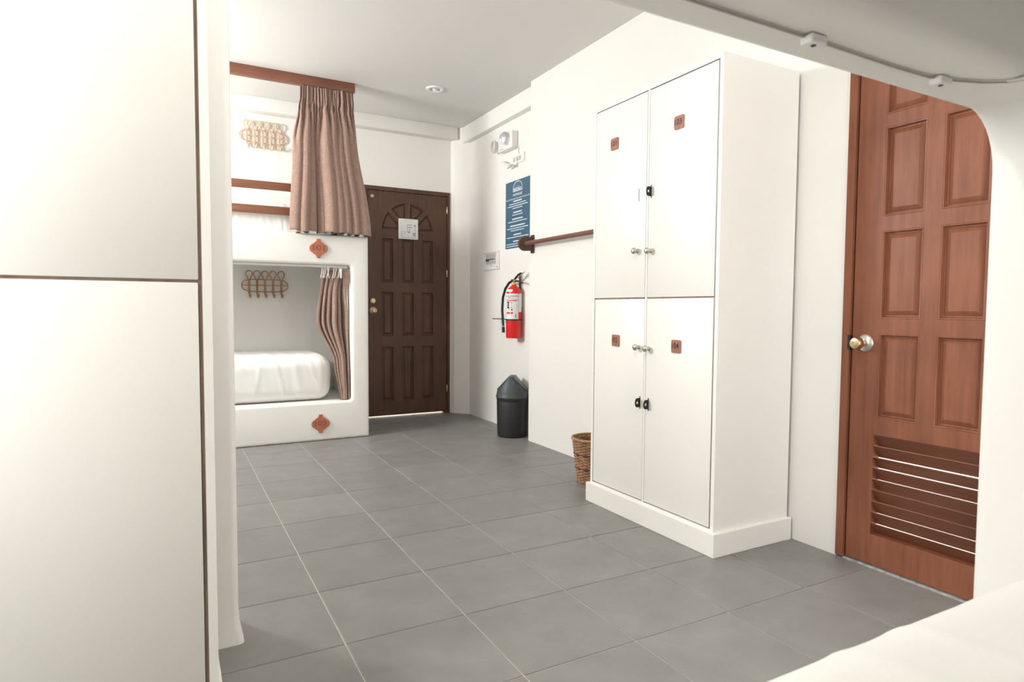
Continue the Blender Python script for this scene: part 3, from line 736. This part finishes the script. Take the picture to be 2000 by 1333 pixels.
# rules poster
ps = thing('wall_poster', (XREC, 5.78, 3.83), 'blue poster of room rules in white lettering', 'poster')
P0, P1, PZ0, PZ1 = -6.31, -5.26, 3.83, 5.215; pc = (P0+P1)/2 - 0.005
bm = B(); slab(bm, mr, P0, P1, PZ0, PZ1, -0.012, -0.002); obj('sheet', bm, 'blue', ps, smooth=0)
bm = B(); dd = -0.0135
cxl, czl = pc, 5.06
def offs(pts, w):
    out = []; n = len(pts)
    for i in range(n):
        p0, p1, p2 = Vector(pts[i-1]), Vector(pts[i]), Vector(pts[(i+1) % n])
        n1 = Vector((-(p1-p0).y, (p1-p0).x)).normalized(); n2 = Vector((-(p2-p1).y, (p2-p1).x)).normalized(); sm = n1+n2
        out.append(p1 + sm*(2*w/max(sm.length_squared, 0.3)))
    return out
lo = [(0.19, -0.065), (0.19, -0.03)] + [(0.19*math.cos(PI*k/24), 0.13*math.sin(PI*k/24)) for k in range(25)] + [(-0.19, -0.03), (-0.19, -0.065)]
ra = [bm.verts.new(mr(cxl+v.x, dd, czl+v.y)) for v in offs(lo, -0.007)]; rb = [bm.verts.new(mr(cxl+v.x, dd, czl+v.y)) for v in offs(lo, 0.007)]
for i in range(len(ra)): j = (i+1) % len(ra); bm.faces.new((ra[i], ra[j], rb[j], rb[i]))
text_into(bm, 'BAZAILA', mr, cxl, czl-0.022, 0.33, 0.062, dd, bold=0.03)
for k, ch in enumerate('HOSTEL'):
    a = PI*(0.86 - 0.72*k/5); text_into(bm, ch, mr, cxl+0.132*math.cos(a), czl+0.005+0.088*math.sin(a), None, 0.022, dd)
for a in (-0.05, 0.0, 0.05): quad(bm, mr, cxl+a-0.012, cxl+a+0.012, czl+0.03, czl+0.037, dd)
text_into(bm, 'ROOM RULES', mr, pc, 4.925, 0.38, 0.052, dd, bold=0.02)
text_into(bm, "FOLLOW THESE SIMPLE RULES AND YOU'LL BE ALL SET", mr, pc, 4.845, 1.0, 0.030, dd, bold=0.015)
def lines(z, w, h, seed, n=None):
    rr = random.Random(seed); a = pc-w/2
    while a < pc+w/2-0.01:
        l = rr.uniform(0.02, 0.06); quad(bm, mr, a, min(a+l, pc+w/2), z-h/2, z+h/2, dd); a += l+0.004
zz = 4.795
for bi, (hw, ls) in enumerate([(0.36, [0.72, 0.86, 0.42]), (0.36, [0.44]), (0.44, [0.80]), (0.62, [0.88, 0.56]), (0.32, [0.92]), (0.34, [0.94, 0.92])]):
    lines(zz, hw, 0.025, 100+bi); zz -= 0.052
    for li, w in enumerate(ls): lines(zz, w, 0.016, 200+bi*10+li); zz -= 0.046
    zz -= 0.040
obj('lettering', bm, 'white_ink', ps, smooth=0, fix=False)['kind'] = 'stuff'

# emergency light
em = thing('emergency_light', (XREC, 6.1, 5.87), 'white twin-head emergency light mounted high on the recess wall', 'emergency light')
bm = B(); box(bm, 6.10, XREC-0.002, 5.80, 6.42, 5.865, 6.215, 0.02, 3); body = obj('housing', bm, 'plastic', em)
bm = B(); quad(bm, lambda a, d, b: Vector((6.10+d, -a, b)), -6.33, -6.17, 5.90, 5.912, -0.0015); obj('indicator_label', bm, 'paper_ink', body, smooth=0, fix=False)
for (c, ax) in (((6.08, 6.02, 6.085), (-0.80, -0.60, -0.06)), ((6.12, 6.60, 6.04), (-0.98, 0.20, 0.0))):
    bm = B(); lathe(bm, [(0.06, -0.10), (0.10, -0.06), (0.135, 0.0), (0.14, 0.05), (0.132, 0.058), (0.122, 0.05)], c, ax, 32); hd = obj('lamp_head', bm, 'plastic', em)
    bm = B(); lathe(bm, [(0.124, 0.048), (0.118, 0.062), (0.08, 0.075), (0.03, 0.080)], c, ax, 32); obj('lens', bm, 'glassy', hd)
bm = B(); box(bm, 6.14, 6.20, 6.40, 6.60, 6.0, 6.06, 0.01); obj('swivel_arm', bm, 'plastic', em)
bm = B(); tube(bm, [(6.22, 5.82, 5.93), (6.235, 5.77, 5.90), (6.235, 5.76, 5.75), (6.20, 5.76, 5.60), (6.19, 5.79, 5.53), (6.19, 5.86, 5.52)], 0.009, 6); obj('power_cord', bm, 'plastic', em)
# outlet and plugged adaptor
ot = thing('wall_socket', (XREC, 5.75, 5.54), 'white double wall socket plate under the emergency light', 'socket')
bm = B(); slab(bm, mr, -5.99, -5.51, 5.55, 5.73, -0.025, -0.001); obj('face_plate', bm, 'plastic', ot, smooth=0)
for a in (-5.92, -5.80, -5.68):
    bm = B(); slab(bm, mr, a-0.035, a+0.035, 5.60, 5.68, -0.032, -0.024); obj('outlet', bm, 'plastic_grey', ot, smooth=0)
pg = thing('power_plug', (6.2, 6.1, 5.52), 'white plug and pronged adaptor dangling below the wall socket', 'plug')
bm = B(); tube(bm, [(6.19, 6.46, 5.70), (6.17, 6.32, 5.67), (6.16, 6.22, 5.62), (6.17, 6.10, 5.575), (6.2, 6.01, 5.57)], [0.008, 0.022, 0.030, 0.020, 0.010], 8); obj('plug_body', bm, 'plastic', pg)
bm = B(); tube(bm, [(6.15, 6.08, 5.49), (6.15, 5.96, 5.50), (6.15, 5.86, 5.515), (6.16, 5.80, 5.485)], [0.014, 0.020, 0.024, 0.012], 8); obj('adaptor', bm, 'plastic_grey', pg)
# breaker box
cb = thing('breaker_box', (XREC, 6.98, 3.43), 'small white circuit breaker panel beside the corner column', 'breaker box')
bm = B(); slab(bm, mr, -7.36, -6.58, 3.43, 3.835, -0.035, -0.001); obj('cover', bm, 'plastic', cb, smooth=0)
bm = B(); slab(bm, mr, -7.20, -6.72, 3.55, 3.78, -0.040, -0.034); cd = obj('hinged_lid', bm, 'plastic_grey', cb, smooth=0)
bm = B(); slab(bm, mr, -7.2, -6.78, 3.652, 3.667, -0.050, -0.040); slab(bm, mr, -7.18, -7.13, 3.62, 3.655, -0.052, -0.040); slab(bm, mr, -7.09, -7.05, 3.62, 3.655, -0.052, -0.040); obj('switches', bm, 'ink', cd, smooth=0)
bm = B(); slab(bm, mr, -7.30, -6.66, 3.80, 3.808, -0.045, -0.034); obj('hood_lip', bm, 'plastic_grey', cb, smooth=0)
for (a, z) in ((-6.95, 3.52), (-6.66, 3.475)):
    bm = B(); lathe(bm, [(0.012, 0), (0.012, 0.004)], mr(a, -0.035, z), (-1, 0, 0), 10); obj('screw', bm, 'ink', cb)

# fire extinguisher
ex, ey = 6.075, 5.625
fe = thing('fire_extinguisher', (ex, ey, 1.955), 'red fire extinguisher hung on the recess wall', 'fire extinguisher')
r = 0.158
bm = B(); lathe(bm, [(0.10, 1.962), (r-0.012, 1.962), (r, 1.985), (r, 2.86), (r*0.96, 2.92), (r*0.78, 2.975), (r*0.5, 3.01), (0.05, 3.03), (0.05, 3.05)], (ex, ey, 0), seg=48); cy = obj('cylinder', bm, 'red', fe)
# printed label wrapped round the front: visible directions run from left limb to right limb
v = Vector((-0.1491-ex, -5.7347-ey, 0)).normalized(); th0 = math.atan2(v.y, v.x)
bm = B(); rl = r+0.0015; na, nb = 60, 50
za, zb_ = 2.352, 2.868
def lab(u, w):      # u: 0 left .. 1 right, w: 0 bottom .. 1 top
    if u > 0.80 and w < 0.28: return None
    if 0.795 < u < 0.805: return 1
    if u < 0.78:
        if 0.76 < w < 0.95 and (abs(w-0.76) < 0.011 or abs(w-0.90) < 0.011): return 1
        if 0.79 < w < 0.87 and 0.12 < u < 0.5 and (int(u*60) % 3): return 1
        if 0.70 < w < 0.74 and 0.05 < u < 0.7: return 2
        for k, c in enumerate((0.64, 0.55, 0.46)):
            if abs(w-c) < 0.032 and 0.08 < u < 0.2: return 3
            if abs(w-c) < 0.012 and 0.26 < u < 0.46 and int(u*60) % 4: return 1
        if abs(w-0.37) < 0.025 and (abs(u-0.2) < 0.03 or abs(u-0.36) < 0.05): return 3 if u > 0.3 else 1
        if abs(w-0.24) < 0.04 and (0.06 < u < 0.24 or 0.3 < u < 0.44): return 2
        if 0.05 < w < 0.2 and 0.58 < u < 0.66: return 1
    return 0
vv = [[bm.verts.new((ex + rl*math.cos(th0 - PI*0.5 + PI*i/na), ey + rl*math.sin(th0 - PI*0.5 + PI*i/na), za + (zb_-za)*j/nb)) for i in range(na+1)] for j in range(nb+1)]
for j in range(nb):
    for i in range(na):
        u = (1 - math.cos(PI*(i+0.5)/na))/2
        m_ = lab(u, (j+0.5)/nb)
        if m_ is None: continue
        f = bm.faces.new((vv[j][i], vv[j][i+1], vv[j+1][i+1], vv[j+1][i])); f.material_index = m_
for vert in [q for q in bm.verts if not q.link_faces]: bm.verts.remove(vert)
obj('paper_label', bm, ['paper', 'paper_ink', 'red_ink', 'ink'], cy, fix=False)
bm = B(); n_ = 14
for k in range(n_):
    a0 = th0 - PI*0.46 + PI*0.40*k/n_; a1 = th0 - PI*0.46 + PI*0.40*(k+1)/n_
    z0_, z1_ = (2.905, 2.955); rr_ = lambda z: (r*0.975 if z < 2.92 else r*0.87)+0.003
    bm.faces.new([bm.verts.new((ex+rr_(z)*math.cos(a), ey+rr_(z)*math.sin(a), z)) for a, z in ((a0, z0_), (a1, z0_), (a1, z1_), (a0, z1_))])
obj('name_strip', bm, 'paper', cy, fix=False)
bm = B(); lathe(bm, [(0.045, 3.045), (0.055, 3.055), (0.055, 3.075), (0.035, 3.085), (0.035, 3.12)], (ex, ey, 0), seg=20); obj('neck', bm, 'yellow', fe)
bm = B(); box(bm, ex-0.035, ex+0.035, ey-0.06, ey+0.07, 3.10, 3.165, 0.01); obj('valve', bm, 'steel', fe)
# levers reach out towards the wall corner (image right)
bm = B(); tube(bm, [(ex, ey+0.02, 3.14), (ex-0.01, ey-0.10, 3.19), (ex-0.02, ey-0.22, 3.25), (ex-0.02, ey-0.32, 3.275)], [0.018, 0.022, 0.018, 0.014], 8); obj('lever', bm, 'black', fe)
bm = B(); tube(bm, [(ex, ey, 3.12), (ex-0.01, ey-0.15, 3.125), (ex-0.015, ey-0.30, 3.10), (ex-0.015, ey-0.40, 3.075)], [0.016, 0.016, 0.014, 0.012], 8); obj('carry_handle', bm, 'black', fe)
bm = B(); tube(bm, [(ex, ey+0.06, 3.13), (ex, ey+0.20, 3.10), (ex-0.005, ey+0.36, 2.98), (ex-0.01, ey+0.46, 2.80), (ex-0.01, ey+0.49, 2.55), (ex-0.01, ey+0.46, 2.30), (ex-0.01, ey+0.44, 2.20)], 0.026, 10); hs = obj('hose', bm, 'rubber', fe)
bm = B(); tube(bm, [(ex-0.01, ey+0.44, 2.21), (ex-0.01, ey+0.44, 2.17)], 0.022, 10, mi=1); tube(bm, [(ex-0.01, ey+0.44, 2.175), (ex-0.01, ey+0.43, 2.06)], 0.033, 12, mi=0); obj('nozzle', bm, ['rubber', 'steel'], hs)
bm = B(); lathe(bm, [(r+0.002, 2.325), (r+0.010, 2.325), (r+0.010, 2.352), (r+0.002, 2.352)], (ex, ey, 0), seg=40, cap0=False, cap1=False)
tube(bm, [(ex-0.02, ey+0.1, 2.34), (ex-0.02, ey+0.60, 2.345), (ex-0.02, ey+0.92, 2.345)], 0.011, 6); obj('strap', bm, 'black', fe)
bm = B(); box(bm, XREC-0.03, XREC-0.002, ey-0.06, ey+0.06, 2.6, 3.30, 0.004); box(bm, ex, XREC-0.02, ey-0.02, ey+0.02, 3.10, 3.13); obj('wall_bracket', bm, 'steel', fe)
bm = B(); tube(bm, [(ex+0.03, ey-0.10, 3.18), (ex+0.06, ey-0.22, 3.27), (ex+0.08, ey-0.30, 3.30)], 0.010, 6); obj('pull_pin', bm, 'steel', fe)

# swing-top bin
bx_, by_ = 5.92, 5.39
bn = thing('waste_bin', (bx_, by_, 0), 'dark grey swing-lid waste bin standing in the wall recess', 'waste bin')
bm = B(); lathe(bm, [(0.25, 0.0), (0.287, 0.012), (0.295, 0.04), (0.310, 0.70), (0.305, 0.72), (0.313, 0.735), (0.315, 0.80)], (bx_, by_, 0), seg=56); obj('body', bm, 'bin', bn)
# domed lid with two flat sloping cut-outs running across the line of sight
vdir = Vector((0.80, -0.60, 0)).normalized()          # direction along which the lid slopes
bm = B(); segs = 64; hs_ = [0.79, 0.815, 0.84, 0.88, 0.93, 0.98, 1.03, 1.08, 1.13, 1.18, 1.215]
loops = []
lathe_r = [0.328, 0.329, 0.314, 0.310, 0.300, 0.285, 0.272, 0.255, 0.235, 0.212, 0.19]
for z, rr in zip(hs_, lathe_r):
    lp = []
    lim = rr if z < 0.93 else max(0.055, (1.235 - z)/0.305*0.29)
    for k in range(segs):
        a = 2*PI*k/segs; p = Vector((rr*math.cos(a), rr*math.sin(a), 0)); s = p.dot(vdir)
        c = max(-lim, min(lim, s)); p = p + vdir*(c-s)
        lp.append((bx_+p.x, by_+p.y, z))
    loops.append(lp)
loft(bm, loops); obj('lid', bm, 'bin_lid', bn, smooth=35)
for sgn in (1, -1):
    bm = B(); side = Vector((-vdir.y, vdir.x, 0)); c0 = Vector((bx_, by_, 0))
    q = []
    for off in (0.0, 0.014):
        n_ = (vdir*sgn*0.72 + Vector((0, 0, 0.69)))*off
        q.append([c0 + vdir*sgn*u + side*w + Vector((0, 0, z)) + n_ for u, w, z in ((0.050, 0.195, 1.192), (0.050, -0.195, 1.192), (0.262, -0.135, 0.966), (0.292, -0.07, 0.934), (0.292, 0.07, 0.934), (0.262, 0.135, 0.966))])
    loft(bm, q); obj('swing_flap', bm, 'bin_flap', bn, smooth=0)

# clothes rod with wooden brackets
rd = thing('clothes_rod', (5.80, 3.1, 3.79), 'brown wooden clothes rod on brackets beside the poster', 'clothes rod')
bm = B(); tube(bm, [(5.80, 4.70, 3.79), (5.80, 1.36, 3.79)], 0.040, 16); obj('rod', bm, 'rod_wood', rd)
for yb in (4.70, 1.40):
    bm = B(); out = [(5.955, 3.79-0.15)] + [(5.80 - 0.135*math.cos(a), 3.79 - 0.135*math.cos(PI/2-a) if False else 3.79 + 0.135*math.sin(a)) for a in (-PI/2 + PI*k/16 for k in range(17))] + [(5.955, 3.79+0.15)]
    out = [(5.957, 3.79-0.125)] + out[1:-1] + [(5.957, 3.79+0.125)]
    loft(bm, [[(x, y, z) for x, z in out] for y in (yb+0.035, yb-0.035)])
    box(bm, 5.945, XR-0.001, yb-0.05, yb+0.05, 3.62, 3.96, 0.008)
    bk = obj('bracket', bm, 'bracket_wood', rd, smooth=30)
    bm = B(); lathe(bm, [(0.075, 0), (0.075, 0.012), (0.045, 0.02)], (5.80, yb-0.035, 3.79), (0, -1, 0), 24); obj('collar', bm, 'bracket_wood', bk)

# wicker basket behind the locker
kx, ky = 5.38, 1.86
ws = thing('wicker_basket', (kx, ky, 0), 'brown wicker waste basket half hidden behind the tall locker', 'basket')
rows_ = 30; Hk = 0.655
Rk = lambda z: 0.225 + 0.085*(z/Hk)
def ringrow(bm, z, ph, rr=0.0125):
    pts = [(kx + (Rk(z)+0.009*math.cos(12*a+ph))*math.cos(a), ky + (Rk(z)+0.009*math.cos(12*a+ph))*math.sin(a), z) for a in (2*PI*k/72 for k in range(72))]
    tube(bm, pts, rr, 5, closed=False)
bm = B(); bd = B()
for k in range(rows_):
    z = 0.015 + (Hk-0.05)*k/(rows_-1)
    ringrow(bd if k in (10, 20) else bm, z, PI*(k % 2), 0.016 if k in (10, 20) else 0.0125)
for k in range(24):
    a = 2*PI*k/24; tube(bm, [(kx+Rk(z)*math.cos(a), ky+Rk(z)*math.sin(a), z) for z in (0.01, 0.33, Hk-0.02)], 0.010, 5)
lathe(bm, [(0.2, 0.004), (0.222, 0.01)], (kx, ky, 0), seg=32)
obj('weave', bm, 'wicker', ws, smooth=60); obj('dark_band', bd, 'wicker_dark', ws, smooth=60)
bm = B(); tube(bm, [(kx+(Rk(Hk)+0.006)*math.cos(a), ky+(Rk(Hk)+0.006)*math.sin(a), Hk) for a in (2*PI*k/48 for k in range(48))], 0.022, 7, closed=True); obj('rim', bm, 'wicker', ws)

# evacuation plan taped to the dark door
pn = thing('floor_plan_sheet', (4.85, YB-0.004, 4.18), 'white evacuation plan sheet taped on the dark door', 'notice')
mpn = lambda a, d, b: Vector((4.85+a, YB-0.004+d, 4.41+b))
bm = B(); slab(bm, mpn, -0.24, 0.24, -0.235, 0.235, -0.012, -0.007); obj('sheet', bm, 'paper', pn, smooth=0)
bm = B(); dp = -0.0125
def ln(a0, b0, a1, b1, w=0.004): quad(bm, mpn, min(a0, a1)-w, max(a0, a1)+w, min(b0, b1)-w, max(b0, b1)+w, dp)
text_into(bm, 'EVACUATION PLAN', mpn, -0.005, 0.195, 0.19, 0.018, dp)
ln(-0.16, -0.20, 0.17, -0.20); ln(-0.16, -0.20, -0.16, -0.07); ln(-0.16, -0.07, -0.03, -0.07); ln(-0.09, -0.07, -0.09, -0.13); ln(-0.16, -0.13, -0.13, -0.13); ln(-0.02, -0.07, -0.02, 0.10); ln(-0.02, 0.10, 0.09, 0.10, 0.007)
ln(0.04, 0.09, 0.04, -0.09); ln(-0.02, 0.04, 0.09, 0.04, 0.007); ln(-0.01, -0.02, 0.03, -0.02); ln(0.0, -0.08, 0.03, -0.06, 0.008); ln(0.17, 0.10, 0.17, -0.20); ln(0.14, 0.10, 0.17, 0.07, 0.006); ln(0.12, -0.09, 0.16, -0.13, 0.008); ln(0.12, -0.15, 0.12, -0.20); ln(0.12, -0.15, 0.17, -0.15)
obj('plan_drawing', bm, 'paper_ink', pn, smooth=0, fix=False)

# recessed ceiling spotlight
lx, ly = 4.54, 6.10
sp = thing('ceiling_spotlight', (lx, ly, ZC), 'small round recessed spotlight in the ceiling', 'spotlight')
bm = B(); lathe(bm, [(0.175, 0), (0.175, -0.008), (0.165, -0.022), (0.125, -0.026), (0.115, -0.012), (0.10, 0.0)], (lx, ly, ZC), seg=40, cap0=False, cap1=False); obj('trim_ring', bm, 'plastic', sp)
bm = B(); lathe(bm, [(0.116, -0.002), (0.112, -0.010), (0.05, -0.004)], (lx, ly, ZC), seg=32); obj('reflector', bm, 'steel', sp)
bm = B(); lathe(bm, [(0.05, -0.002), (0.048, -0.022), (0.03, -0.036), (0.01, -0.04)], (lx+0.01, ly+0.02, ZC), seg=24); obj('bulb', bm, 'plastic', sp)
